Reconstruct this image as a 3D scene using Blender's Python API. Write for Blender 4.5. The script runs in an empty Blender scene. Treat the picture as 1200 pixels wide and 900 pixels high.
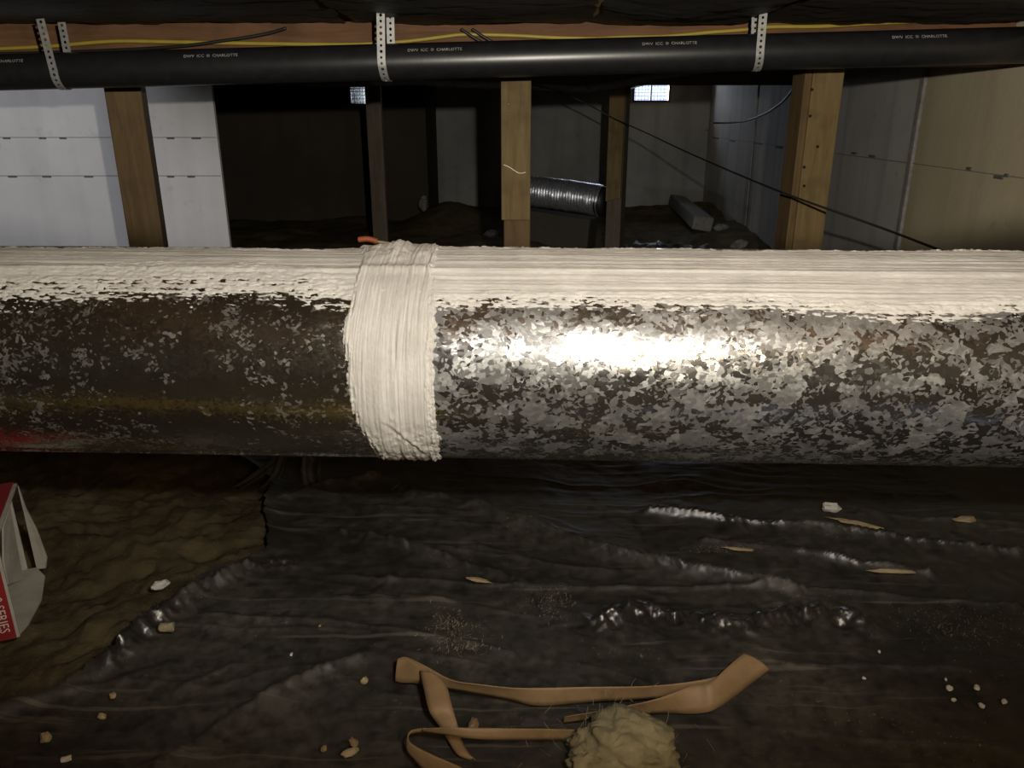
import bpy, bmesh, math, random
import numpy as np
from mathutils import Vector, Matrix

# ------------------------------------------------------------------ camera
H = 0.55                      # eye height above the plastic sheet
PITCH = math.radians(19.0)    # looking down
F = 900.0                     # focal length in pixels of the 1200x900 frame
scene = bpy.context.scene
COL = scene.collection
cam_d = bpy.data.cameras.new('camera'); cam_d.sensor_width = 36.0; cam_d.lens = F/1200*36
cam_d.clip_start = 0.01; cam_d.clip_end = 100
cam = bpy.data.objects.new('camera', cam_d); COL.objects.link(cam)
cam.location = (0, 0, H); cam.rotation_euler = (math.pi/2-PITCH, 0, 0)
scene.camera = cam
CT, ST = math.cos(PITCH), math.sin(PITCH)

# ------------------------------------------------------------------ world, lights, exposure
world = bpy.data.worlds.new('sky'); scene.world = world; world.use_nodes = True
wn = world.node_tree.nodes['Background']
wn.inputs[0].default_value = (0.62, 0.74, 1.0, 1); wn.inputs[1].default_value = 1.6
scene.view_settings.view_transform = 'Standard'
scene.view_settings.look = 'None'
scene.view_settings.gamma = 1.0
scene.view_settings.use_curve_mapping = False
scene.view_settings.exposure = 0.0

def spot(name, loc, target, power, color, size, blend, radius=0.012, sv=1.0):
    d = bpy.data.lights.new(name, 'SPOT'); d.energy = power; d.color = color
    d.spot_size = math.radians(size); d.spot_blend = blend; d.shadow_soft_size = radius
    o = bpy.data.objects.new(name, d); COL.objects.link(o); o.location = loc
    o.rotation_euler = (Vector(target)-Vector(loc)).to_track_quat('-Z', 'Y').to_euler()
    o.scale = (1, sv, 1)
    return o
LAMP = (0.105, 0.0, 0.652)
# wide flood of the hand lamp held beside the camera
spot('hand_lamp_flood', LAMP, (0.03, 0.80, 0.485), 16.0, (1.0, 0.965, 0.91), 112, 0.42, 0.011, 0.63)
# second spot added at the lamp, aimed level to brighten the far crawl space
spot('added_far_beam', LAMP, (0.10, 3.0, 0.56), 140.0, (1.0, 0.93, 0.80), 96, 0.30, 0.011, 0.19)
# cool work light standing left of the frame, aimed at the pale foundation wall
spot('work_light', (-2.15, 1.75, 0.62), (-1.62, 3.4, 0.30), 48.0, (0.93, 0.95, 1.0), 84, 0.3, 0.05)
# unseen warm light added behind the camera for the duct's golden reflection
pl = bpy.data.lights.new('added_warm_light', 'POINT'); pl.energy = 7.5; pl.color = (1.0, 0.74, 0.42); pl.shadow_soft_size = 0.05
po = bpy.data.objects.new('added_warm_light', pl); COL.objects.link(po); po.location = (0.20, -0.22, 0.66)
def daylight(name, loc, sx, sz, power):
    d = bpy.data.lights.new(name, 'AREA'); d.shape = 'RECTANGLE'; d.size = sx; d.size_y = sz
    d.energy = power; d.color = (0.74, 0.84, 1.0)
    o = bpy.data.objects.new(name, d); COL.objects.link(o); o.location = loc
    o.rotation_euler = (math.radians(90), 0, 0)      # shines towards -Y
    o.rotation_euler = Vector((0, -1, 0)).to_track_quat('-Z', 'Y').to_euler()
    return o

# ------------------------------------------------------------------ helpers
def pt(px, py, Y):
    """world point at distance Y that the photograph shows at pixel px, py"""
    a = math.atan((450-py)/F)-PITCH
    z = H+Y*math.tan(a)
    zc = Y*CT+(H-z)*ST
    return Vector(((px-600)/F*zc, Y, z))
def gpt(px, py, z=0.0):
    """point of the ground (height z) seen at pixel px, py"""
    a = PITCH-math.atan((450-py)/F)
    Y = (H-z)/math.tan(a)
    return pt(px, py, Y)

def hash2(ix, iy, seed):
    n = (ix.astype(np.int64)*374761393+iy.astype(np.int64)*668265263+seed*1442695041) & 0x7fffffff
    n = ((n ^ (n >> 13))*1274126177) & 0x7fffffff
    n = ((n ^ (n >> 16))*2246822519) & 0x7fffffff
    return (n & 0xffffff)/float(0xffffff)
def vnoise(x, y, seed=0):
    x = np.asarray(x, float); y = np.asarray(y, float)
    ix = np.floor(x); iy = np.floor(y); fx = x-ix; fy = y-iy
    fx = fx*fx*fx*(fx*(fx*6-15)+10); fy = fy*fy*fy*(fy*(fy*6-15)+10)
    a = hash2(ix, iy, seed); b = hash2(ix+1, iy, seed); c = hash2(ix, iy+1, seed); d = hash2(ix+1, iy+1, seed)
    return (a+(b-a)*fx+(c-a)*fy+(a-b-c+d)*fx*fy)*2-1
def fbm(x, y, seed=0, oct=4, gain=0.5):
    s = 0; a = 1
    for k in range(oct):
        s = s+a*vnoise(x*2**k+k*17.3, y*2**k-k*9.1, seed+k); a *= gain
    return s

def tag(o, label, cat, group=None):
    o['label'] = label; o['category'] = cat
    if group: o['group'] = group
    return o
def struct(o, label=None):
    o['kind'] = 'structure'
    if label: o['label'] = label
    return o
def empty(name, loc=(0, 0, 0), rot=(0, 0, 0)):
    o = bpy.data.objects.new(name, None); COL.objects.link(o)
    o.location = loc; o.rotation_euler = rot; o.empty_display_size = 0.05
    return o
def mesh(name, verts, faces, mat, parent=None, smooth=False):
    me = bpy.data.meshes.new(name)
    me.from_pydata([tuple(v) for v in verts], [], [tuple(f) for f in faces]); me.update()
    if smooth: me.polygons.foreach_set('use_smooth', [True]*len(me.polygons))
    o = bpy.data.objects.new(name, me); COL.objects.link(o)
    if mat: me.materials.append(mat)
    if parent: o.parent = parent
    return o
def from_bm(name, bm, mat, parent=None, smooth=False):
    me = bpy.data.meshes.new(name); bm.to_mesh(me); bm.free()
    if smooth: me.polygons.foreach_set('use_smooth', [True]*len(me.polygons))
    o = bpy.data.objects.new(name, me); COL.objects.link(o)
    if mat: me.materials.append(mat)
    if parent: o.parent = parent
    return o
def grid(name, P, mat, keep=None, parent=None, smooth=True, attr=None):
    """P: (n, m, 3) array of points -> quad mesh; keep: (n-1, m-1) bool"""
    n, m, _ = P.shape
    idx = np.arange(n*m).reshape(n, m)
    q = np.stack([idx[:-1, :-1], idx[1:, :-1], idx[1:, 1:], idx[:-1, 1:]], -1).reshape(-1, 4)
    if keep is not None: q = q[keep.reshape(-1)]
    used = np.unique(q); remap = -np.ones(n*m, np.int64); remap[used] = np.arange(len(used))
    q = remap[q]; V = P.reshape(-1, 3)[used]
    me = bpy.data.meshes.new(name)
    me.vertices.add(len(V)); me.vertices.foreach_set('co', V.astype(np.float32).ravel())
    me.loops.add(len(q)*4); me.loops.foreach_set('vertex_index', q.astype(np.int32).ravel())
    me.polygons.add(len(q)); me.polygons.foreach_set('loop_start', np.arange(0, len(q)*4, 4, dtype=np.int32))
    me.polygons.foreach_set('use_smooth', np.full(len(q), smooth))
    me.update(calc_edges=True); me.validate()
    if attr is not None:
        at_ = me.attributes.new(attr[0], 'FLOAT', 'POINT'); at_.data.foreach_set('value', attr[1].reshape(-1)[used].astype(np.float32))
    o = bpy.data.objects.new(name, me); COL.objects.link(o)
    if mat: me.materials.append(mat)
    if parent: o.parent = parent
    return o
def box_bm(sx, sy, sz, bevel=0.0, c=(0, 0, 0)):
    bm = bmesh.new(); bmesh.ops.create_cube(bm, size=1)
    bmesh.ops.scale(bm, vec=(sx, sy, sz), verts=bm.verts)
    bmesh.ops.translate(bm, vec=c, verts=bm.verts)
    if bevel: bmesh.ops.bevel(bm, geom=bm.edges[:], offset=bevel, segments=2, affect='EDGES', profile=0.5)
    return bm
def smooth_path(pts, n=8):
    pts = [Vector(p) for p in pts]; out = []
    for i in range(len(pts)-1):
        p0 = pts[max(i-1, 0)]; p1 = pts[i]; p2 = pts[i+1]; p3 = pts[min(i+2, len(pts)-1)]
        for k in range(n):
            t = k/n
            out.append(0.5*((2*p1)+(p2-p0)*t+(2*p0-5*p1+4*p2-p3)*t*t+(3*p1-p0-3*p2+p3)*t**3))
    out.append(pts[-1]); return out
def tube(name, pts, r, mat, parent=None, seg=10, smooth=True, flat=1.0, radii=None, path=None):
    P = path or smooth_path(pts); V = []; Fc = []
    up = Vector((0, 0, 1))
    for i, p in enumerate(P):
        t = (P[min(i+1, len(P)-1)]-P[max(i-1, 0)]).normalized()
        a = t.cross(up)
        if a.length < 1e-4: a = t.cross(Vector((0, 1, 0)))
        a.normalize(); b = a.cross(t).normalized()
        rr = r if radii is None else radii[i]
        for k in range(seg):
            w = 2*math.pi*k/seg
            V.append(p+a*math.cos(w)*rr*flat+b*math.sin(w)*rr)
    n = len(P)
    for i in range(n-1):
        for k in range(seg):
            Fc.append((i*seg+k, i*seg+(k+1) % seg, (i+1)*seg+(k+1) % seg, (i+1)*seg+k))
    Fc.append(tuple(range(seg-1, -1, -1))); Fc.append(tuple((n-1)*seg+k for k in range(seg)))
    return mesh(name, V, Fc, mat, parent, smooth)

# ------------------------------------------------------------------ materials
class NT:
    def __init__(s, name):
        s.m = bpy.data.materials.new(name); s.m.use_nodes = True
        s.t = s.m.node_tree; s.n = s.t.nodes; s.p = s.n['Principled BSDF']; s.out = s.n['Material Output']
    def add(s, typ, **kw):
        n = s.n.new(typ)
        for k, v in kw.items():
            if k.startswith('i_'):
                key = k[2:]; key = int(key) if key.isdigit() else key.replace('_', ' ')
                s.set(n.inputs[key], v)
            else: setattr(n, k, v)
        return n
    def set(s, sock, v):
        if hasattr(v, 'is_output'): s.t.links.new(v, sock)
        elif isinstance(v, tuple) and len(v) == 3 and sock.type == 'RGBA': sock.default_value = (*v, 1)
        else: sock.default_value = v
    def P(s, **kw):
        for k, v in kw.items(): s.set(s.p.inputs[k.replace('_', ' ')], v)
    def co(s, scale=(1, 1, 1), which='Object', rot=(0, 0, 0)):
        tc = s.add('ShaderNodeTexCoord'); mp = s.add('ShaderNodeMapping', i_Vector=tc.outputs[which], i_Scale=scale, i_Rotation=rot)
        return mp.outputs[0]
    def noise(s, scale, vec=None, detail=4, rough=0.55, dist=0.0):
        n = s.add('ShaderNodeTexNoise', i_Scale=scale, i_Detail=detail, i_Roughness=rough, i_Distortion=dist)
        if vec is not None: s.set(n.inputs['Vector'], vec)
        return n.outputs[0]
    def ramp(s, fac, stops, interp='LINEAR'):
        r = s.add('ShaderNodeValToRGB', i_Fac=fac); cr = r.color_ramp; cr.interpolation = interp
        while len(cr.elements) < len(stops): cr.elements.new(0.5)
        for e, (p, c) in zip(cr.elements, stops):
            e.position = p; e.color = (*c, 1) if isinstance(c, tuple) else (c, c, c, 1)
        return r.outputs[0]
    def mix(s, fac, a, b, mode='MIX'):
        m = s.add('ShaderNodeMix', data_type='RGBA', blend_type=mode)
        s.set(m.inputs[0], fac); s.set(m.inputs[6], a); s.set(m.inputs[7], b); return m.outputs[2]
    def math(s, op, a, b=0.0, c=0.0, clamp=False):
        m = s.add('ShaderNodeMath', operation=op, use_clamp=clamp); s.set(m.inputs[0], a); s.set(m.inputs[1], b); s.set(m.inputs[2], c); return m.outputs[0]
    def vmath(s, op, a, b):
        m = s.add('ShaderNodeVectorMath', operation=op); s.set(m.inputs[0], a); s.set(m.inputs[1], b); return m.outputs[0]
    def bump(s, h, strength=0.3, dist=0.01, normal=None):
        b = s.add('ShaderNodeBump', i_Strength=strength, i_Distance=dist, i_Height=h)
        if normal is not None: s.set(b.inputs['Normal'], normal)
        return b.outputs[0]

def m_wood(name, dark, light, grain=(6, 6, 0.6), rough=0.75, spots=0.5):
    t = NT(name); v = t.co(grain)
    g = t.noise(9, v, 6, 0.65, 0.6); w = t.noise(60, v, 3)
    c = t.ramp(g, [(0.28, dark), (0.72, light)])
    c = t.mix(t.math('MULTIPLY', w, 0.25), c, dark)
    st = t.ramp(t.noise(7, t.co()), [(0.55, 0.0), (0.75, 1.0)])
    c = t.mix(t.math('MULTIPLY', st, spots), c, tuple(x*0.45 for x in dark))
    t.P(Base_Color=c, Roughness=rough, Normal=t.bump(g, 0.25, 0.004)); t.p.inputs['Specular IOR Level'].default_value = 0.25
    return t.m
def m_concrete(name, a, b, stain, rough=0.9, scale=1.0, streak=0.4):
    t = NT(name); v = t.co()
    n1 = t.noise(2.2*scale, v, 6, 0.6); n2 = t.noise(40*scale, v, 5, 0.7)
    c = t.ramp(n1, [(0.3, a), (0.7, b)])
    vs = t.noise(3.0, t.co((2.2, 2.2, 0.15)), 4)
    c = t.mix(t.math('MULTIPLY', t.ramp(vs, [(0.5, 0.0), (0.75, 1.0)]), streak), c, stain)
    c = t.mix(t.math('MULTIPLY', t.ramp(t.noise(9*scale, v, 6, 0.75), [(0.60, 0.0), (0.72, 1.0)]), 0.45), c, stain)
    t.P(Base_Color=c, Roughness=rough, Normal=t.bump(n2, 0.25, 0.004)); t.p.inputs['Specular IOR Level'].default_value = 0.2
    return t.m
def m_plain(name, col, rough=0.5, metal=0.0, var=0.25, scale=30, bump=0.0, spec=0.5):
    t = NT(name); n = t.noise(scale, t.co(), 4)
    c = t.mix(t.ramp(n, [(0.35, 0.0), (0.7, 1.0)]), col, tuple(x*(1-var) for x in col))
    t.P(Base_Color=c, Roughness=rough, Metallic=metal); t.p.inputs['Specular IOR Level'].default_value = spec
    if bump: t.P(Normal=t.bump(n, bump, 0.003))
    return t.m

def m_galv(name, cover, flake_scale, seed, dark, flake_hi, base_rough, contrast, film):
    """spangled zinc: mirror-dark ground with crystalline matt flakes"""
    t = NT(name)
    v0 = t.co((1, 1.2, 1.2)); v0 = t.vmath('ADD', v0, (seed, seed*2.0, 0.0))
    sh = t.add('ShaderNodeTexVoronoi', i_Vector=v0, i_Scale=flake_scale*2.6)      # angular shards
    nz2 = t.add('ShaderNodeTexNoise', i_Vector=v0, i_Scale=48.0, i_Detail=3.0)
    d = t.vmath('MULTIPLY', t.vmath('SUBTRACT', sh.outputs['Color'], (0.5, 0.5, 0.5)), (0.0115, 0.0115, 0.0115))
    d2 = t.vmath('MULTIPLY', t.vmath('SUBTRACT', nz2.outputs[1], (0.5, 0.5, 0.5)), (0.030, 0.030, 0.030))
    v = t.vmath('ADD', t.vmath('ADD', v0, d), d2)
    vo = t.add('ShaderNodeTexVoronoi', i_Vector=v, i_Scale=flake_scale)
    sp = t.add('ShaderNodeSeparateColor', i_Color=vo.outputs['Color'])
    vo2 = t.add('ShaderNodeTexVoronoi', i_Vector=v, i_Scale=flake_scale*1.9)
    sp2 = t.add('ShaderNodeSeparateColor', i_Color=vo2.outputs['Color'])
    zone = t.noise(6.0, v0, 3)                                  # flakes thin out in patches
    zo = t.math('SUBTRACT', zone, 0.5)
    f1 = t.math('GREATER_THAN', t.math('ADD', sp.outputs[0], t.math('MULTIPLY', zo, 0.8)), 1.0-cover)
    f2 = t.math('GREATER_THAN', t.math('ADD', sp2.outputs[1], t.math('MULTIPLY', zo, 0.7)), 1.0-cover*0.5)
    fl = t.math('MAXIMUM', f1, t.math('MULTIPLY', f2, 0.75))
    fl = t.math('MULTIPLY', fl, t.math('ADD', 1.0-contrast, t.math('MULTIPLY', sp2.outputs[2], contrast)))
    spx = t.add('ShaderNodeSeparateColor', i_Color=sh.outputs['Color'])
    tone = t.mix(sp.outputs[2], tuple(x*0.55 for x in flake_hi), flake_hi)
    tone = t.mix(t.math('MULTIPLY', spx.outputs[0], 0.55), tone, tuple(x*0.45 for x in flake_hi))
    tone = t.mix(t.math('MULTIPLY', t.noise(190, v0, 3), 0.5), tone, tuple(x*0.35 for x in flake_hi))
    col = t.mix(fl, dark, tone)
    scr = t.ramp(t.noise(1.0, t.co((14, 620, 620)), 3), [(0.62, 0.0), (0.72, 1.0)])   # lengthwise scratches
    col = t.mix(t.math('MULTIPLY', scr, 0.25), col, flake_hi)
    rough = t.math('ADD', t.math('MULTIPLY', fl, 0.24), base_rough)
    rough = t.math('ADD', rough, t.math('MULTIPLY', t.noise(60, v0, 5), 0.10))
    metal = t.math('SUBTRACT', 1.0-film, t.math('MULTIPLY', fl, 0.30))
    lean = t.vmath('MULTIPLY', t.vmath('SUBTRACT', vo2.outputs['Color'], (0.5, 0.5, 0.5)), (0.15, 0.15, 0.15))
    g = t.add('ShaderNodeNewGeometry')
    nrm = t.add('ShaderNodeVectorMath', operation='NORMALIZE'); t.set(nrm.inputs[0], t.vmath('ADD', g.outputs['Normal'], lean))
    t.P(Base_Color=col, Roughness=rough, Metallic=metal, Normal=nrm.outputs[0])
    return t.m

def m_mastic(name, stroke):
    t = NT(name); v = t.co()
    n = t.noise(28, v, 5, 0.65); f = t.noise(420, v, 3, 0.7)
    k = t.noise(1.0, t.co(stroke), 5, 0.65)
    c = t.ramp(n, [(0.3, (0.64, 0.62, 0.56)), (0.65, (0.82, 0.805, 0.75))])
    c = t.mix(t.math('MULTIPLY', t.ramp(k, [(0.48, 0.0), (0.72, 1.0)]), 0.7), c, (0.40, 0.395, 0.37))   # thin, metal showing through
    t.P(Base_Color=c, Roughness=0.6, Normal=t.bump(k, 0.35, 0.0012, t.bump(f, 0.22, 0.0012))); t.p.inputs['Specular IOR Level'].default_value = 0.35
    return t.m
def m_poly():
    t = NT('black_plastic'); v = t.co()
    cl = t.add('ShaderNodeAttribute', attribute_name='clean').outputs['Fac']
    n = t.noise(5.0, v, 6, 0.7); fine = t.noise(55, v, 6, 0.75); sm = t.noise(14, t.co((1, 3, 1), rot=(0, 0, 0.25)), 5, 0.7)
    dust = t.math('MULTIPLY', t.ramp(n, [(0.36, 0.25), (0.62, 1.0)]), t.ramp(fine, [(0.34, 0.15), (0.70, 1.0)]))
    dust = t.math('MULTIPLY', dust, t.math('SUBTRACT', 1.0, t.math('MULTIPLY', cl, 0.6)))
    smear = t.math('MULTIPLY', t.ramp(sm, [(0.60, 0.0), (0.78, 1.0)]), t.math('SUBTRACT', 1.0, cl))
    c = t.mix(t.math('MULTIPLY', dust, 0.80), (0.012, 0.011, 0.010), (0.110, 0.101, 0.080))
    c = t.mix(t.math('MULTIPLY', smear, 0.28), c, (0.17, 0.155, 0.12))
    speck = t.ramp(t.noise(260, v, 2, 0.7), [(0.66, 0.0), (0.70, 1.0)])
    speck = t.math('MULTIPLY', speck, t.ramp(t.noise(8, v, 4), [(0.50, 0.0), (0.62, 1.0)]))
    c = t.mix(t.math('MULTIPLY', speck, 0.6), c, (0.30, 0.27, 0.20))
    lines = t.ramp(t.noise(1.0, t.co((3.0, 95, 1), rot=(0, 0, 0.16)), 4, 0.6), [(0.60, 0.0), (0.66, 1.0)])
    c = t.mix(t.math('MULTIPLY', t.math('MULTIPLY', lines, 0.30), t.math('SUBTRACT', 1.0, cl)), c, (0.20, 0.185, 0.15))
    r = t.math('ADD', 0.40, t.math('MULTIPLY', dust, 0.45)); r = t.math('SUBTRACT', r, t.math('MULTIPLY', cl, 0.14))
    h = t.noise(60, t.co((1, 2.0, 1)), 4, 0.6, 0.8)
    cr = t.add('ShaderNodeTexVoronoi', i_Vector=t.co((1.0, 0.45, 1.0), rot=(0, 0, 0.5)), i_Scale=95.0, feature='F1')
    b1 = t.bump(h, 0.05, 0.004)
    b2 = t.add('ShaderNodeBump', i_Distance=0.006, i_Height=cr.outputs['Distance'], i_Normal=b1)
    t.set(b2.inputs['Strength'], t.math('MULTIPLY', cl, 0.40))
    t.P(Base_Color=c, Roughness=r, Normal=b2.outputs[0], Coat_Weight=cl, Coat_Roughness=0.30)
    t.p.inputs['Specular IOR Level'].default_value = 0.45
    return t.m
def m_dirt():
    t = NT('brown_dirt'); v = t.co()
    n = t.noise(9, v, 8, 0.7); f = t.noise(110, v, 6, 0.75)
    c = t.ramp(n, [(0.3, (0.040, 0.030, 0.015)), (0.7, (0.15, 0.118, 0.062))])
    c = t.mix(t.math('MULTIPLY', t.ramp(f, [(0.55, 0.0), (0.8, 1.0)]), 0.6), c, (0.22, 0.19, 0.12))
    t.P(Base_Color=c, Roughness=0.95, Normal=t.bump(f, 0.7, 0.006)); t.p.inputs['Specular IOR Level'].default_value = 0.15
    return t.m

M = {
 'galv_r': m_galv('spangled_zinc', 0.43, 74, 0.0, (0.40, 0.405, 0.40), (0.66, 0.67, 0.65), 0.185, 0.45, 0.03),
 'galv_l': m_galv('dull_zinc', 0.13, 100, 3.7, (0.52, 0.49, 0.41), (0.62, 0.62, 0.59), 0.17, 0.92, 0.025),
 'mastic': m_mastic('white_mastic', (7, 330, 330)), 'mastic_b': m_mastic('thick_white_mastic', (520, 9, 9)), 'poly': m_poly(), 'dirt': m_dirt(),
 'abs': m_plain('black_abs', (0.012, 0.012, 0.013), 0.34, 0, 0.3, 40, 0.05),
 'print': m_plain('white_print', (0.34, 0.34, 0.33), 0.7, 0, 0.6, 160),
 'strap': m_plain('zinc_strap', (0.30, 0.30, 0.29), 0.45, 0.4, 0.3, 90),
 'yellow': m_plain('yellow_jacket', (0.30, 0.23, 0.03), 0.5, 0, 0.15, 30),
 'cord': m_plain('black_cord', (0.012, 0.011, 0.010), 0.5, 0, 0.2, 30),
 'post': m_wood('post_wood', (0.060, 0.036, 0.014), (0.115, 0.075, 0.032)),
 'post_d': m_wood('old_post_wood', (0.060, 0.045, 0.032), (0.105, 0.085, 0.062)),
 'board': m_wood('board_wood', (0.085, 0.056, 0.021), (0.150, 0.108, 0.046), spots=0.7),
 'beam': m_wood('beam_wood', (0.075, 0.034, 0.016), (0.15, 0.075, 0.034), grain=(0.6, 6, 6)),
 'joist': m_wood('joist_wood', (0.24, 0.14, 0.060), (0.46, 0.29, 0.13), grain=(6, 0.6, 6)),
 'deck': m_wood('deck_wood', (0.28, 0.17, 0.07), (0.50, 0.33, 0.15), grain=(6, 0.6, 6), spots=0.2),
 'membrane': m_plain('dark_underlay', (0.012, 0.008, 0.006), 0.6, 0, 0.5, 12, 0.3),
 'wall_b': m_concrete('grey_concrete', (0.25, 0.25, 0.24), (0.36, 0.36, 0.345), (0.09, 0.085, 0.08)),
 'wall_d': m_concrete('tarred_concrete', (0.045, 0.038, 0.030), (0.07, 0.060, 0.046), (0.03, 0.025, 0.02)),
 'wall_r': m_concrete('formed_concrete', (0.30, 0.29, 0.27), (0.40, 0.385, 0.36), (0.13, 0.125, 0.12), streak=0.5),
 'wall_t': m_concrete('tan_concrete', (0.35, 0.30, 0.20), (0.43, 0.37, 0.25), (0.20, 0.165, 0.105), streak=0.3),
 'wall_l': m_concrete('pale_concrete', (0.36, 0.355, 0.36), (0.44, 0.435, 0.44), (0.24, 0.23, 0.228), streak=0.35),
 'groove': m_plain('seam_stain', (0.085, 0.08, 0.075), 0.95), 'hair': m_plain('hairline_seam', (0.17, 0.165, 0.16), 0.95),
 'foil': m_plain('silver_foil', (0.70, 0.72, 0.78), 0.33, 0.85, 0.5, 90, 0.5),
 'tape': m_plain('tan_masking_paper', (0.29, 0.19, 0.095), 0.6, 0, 0.2, 60, 0.1),
 'foam': m_plain('yellow_insulation', (0.32, 0.285, 0.165), 0.9, 0, 0.4, 70, 0.6),
 'red': m_plain('red_card', (0.27, 0.018, 0.020), 0.55, 0, 0.2, 30),
 'card': m_plain('grey_card', (0.42, 0.40, 0.34), 0.8, 0, 0.25, 40, 0.1),
 'white': m_plain('white_chip', (0.66, 0.64, 0.58), 0.7, 0, 0.3, 80, 0.2),
 'tanchip': m_plain('tan_chip', (0.42, 0.33, 0.19), 0.8, 0, 0.4, 80, 0.2),
 'fluff': m_plain('pale_fibre', (0.34, 0.31, 0.23), 0.9),
 'duct_streak': m_plain('streak_yellow', (0.56, 0.50, 0.13), 0.9, 0, 0.3, 50, 0.4),
 'rock': m_plain('pale_rock', (0.22, 0.21, 0.19), 0.9, 0, 0.4, 40, 0.4),
 'stick': m_plain('red_plastic', (0.40, 0.10, 0.04), 0.5, 0, 0.2, 40),
 'iron': m_plain('dark_iron', (0.10, 0.085, 0.07), 0.6, 0.6, 0.4, 60),
 'plug': m_plain('dark_hole', (0.018, 0.012, 0.006), 0.95, 0, 0.2, 30, 0, 0.1),
}

# ================================================================== SETTING
def ground_z(x, y):
    """dirt: flat near the duct, falling to a lower level at the back, banked against the walls"""
    x = np.asarray(x, float); y = np.asarray(y, float)
    t = np.clip((y-1.5)/2.2, 0, 1); t = t*t*(3-2*t)
    z = -0.22*t
    xr = 1.18+0.084*y
    bank = np.exp(-((xr-x)/0.28)**2)*np.clip((y-3.5)/2, 0, 1)*0.06
    mound = 0.17*np.exp(-((x+0.48)/0.33)**2-((y-6.0)/0.55)**2)
    far = np.clip((y-2.0)/1.5, 0, 1)
    z = z+bank+mound+far*0.03*fbm(x*2.3, y*2.3, 5, 5)
    return z
near_rel = lambda x, y: 0.010*fbm(x*7, y*7, 11, 5, 0.55)-0.006
def axis(a, b, step): return np.linspace(a, b, max(2, int(round((b-a)/step))+1))

# floor: fine strip near the camera's left (bare dirt), coarse elsewhere, one mesh per zone
def floor_patch(name, xs, ys, rel, parent=None):
    X, Y = np.meshgrid(xs, ys, indexing='ij')
    Z = ground_z(X, Y)-0.012
    if rel: Z = Z+near_rel(X, Y)+0.007*fbm(X*26, Y*26, 12, 5, 0.65)
    return grid(name, np.stack([X, Y, Z], -1), M['dirt'], None, parent)
floor = struct(floor_patch('floor', axis(-3.2, 2.0, 0.03), axis(1.5, 7.7, 0.03), False), 'bare brown dirt floor of the crawl space')
floor_patch('dirt_bed', axis(-1.4, 1.2, 0.006), axis(0.25, 1.5, 0.006), True, floor)
floor_patch('dirt_bed', axis(-3.2, 2.0, 0.08), axis(-1.6, 0.25, 0.08), False, floor)
for a, b in ((-3.2, -1.4), (1.2, 2.0)):
    floor_patch('dirt_bed', axis(a, b, 0.05), axis(0.25, 1.5, 0.05), False, floor)

def wall_poly(name, corners, thick, mat, parent=None):
    """vertical slab through two plan points, given height range; thick extends away"""
    (x0, y0), (x1, y1), z0, z1, (nx, ny) = corners
    V = []
    for (x, y) in ((x0, y0), (x1, y1)):
        for z in (z0, z1):
            V.append((x, y, z)); V.append((x+nx*thick, y+ny*thick, z))
    Fc = [(0, 2, 6, 4), (1, 5, 7, 3), (0, 4, 5, 1), (2, 3, 7, 6), (0, 1, 3, 2), (4, 6, 7, 5)]
    o = mesh(name, V, Fc, mat, parent)
    bm = bmesh.new(); bm.from_mesh(o.data); bmesh.ops.recalc_face_normals(bm, faces=bm.faces); bm.to_mesh(o.data); bm.free()
    return o

TOPZ = 1.02
# ---- back wall, two levels: dark tarred part (left, nearer) and grey part (right)
YB, YD = 7.4, 6.5
xr = lambda y: 1.18+0.084*y
x_split = pt(501, 200, YD).x
def wall_with_hole(name, x0, x1, y, z0, z1, hx0, hx1, hz0, hz1, mat, thick=0.18):
    bm = bmesh.new()
    def slab(a, b, c, d):
        r = bmesh.ops.create_cube(bm, size=1)['verts']
        bmesh.ops.scale(bm, vec=(b-a, thick, d-c), verts=r); bmesh.ops.translate(bm, vec=((a+b)/2, y+thick/2, (c+d)/2), verts=r)
    slab(x0, hx0, z0, z1); slab(hx1, x1, z0, z1); slab(hx0, hx1, z0, hz0); slab(hx0, hx1, hz1, z1)
    return from_bm(name, bm, mat)
v1a, v1b = pt(409, 124, YD), pt(446, 99, YD)
v2a, v2b = pt(741, 120, YB), pt(787, 97, YB)
w = wall_with_hole('wall_back', x_split-0.05, xr(YB)+0.1, YB, -0.6, TOPZ, v2a.x, v2b.x, v2a.z, v2b.z, M['wall_b']); struct(w, 'grey concrete foundation wall at the far end')
w = wall_with_hole('wall_back_left', -3.2, x_split, YD, -0.6, TOPZ, v1a.x, v1b.x, v1a.z, v1b.z, M['wall_d'], 0.9); struct(w, 'dark tarred stretch of the far foundation wall')
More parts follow.
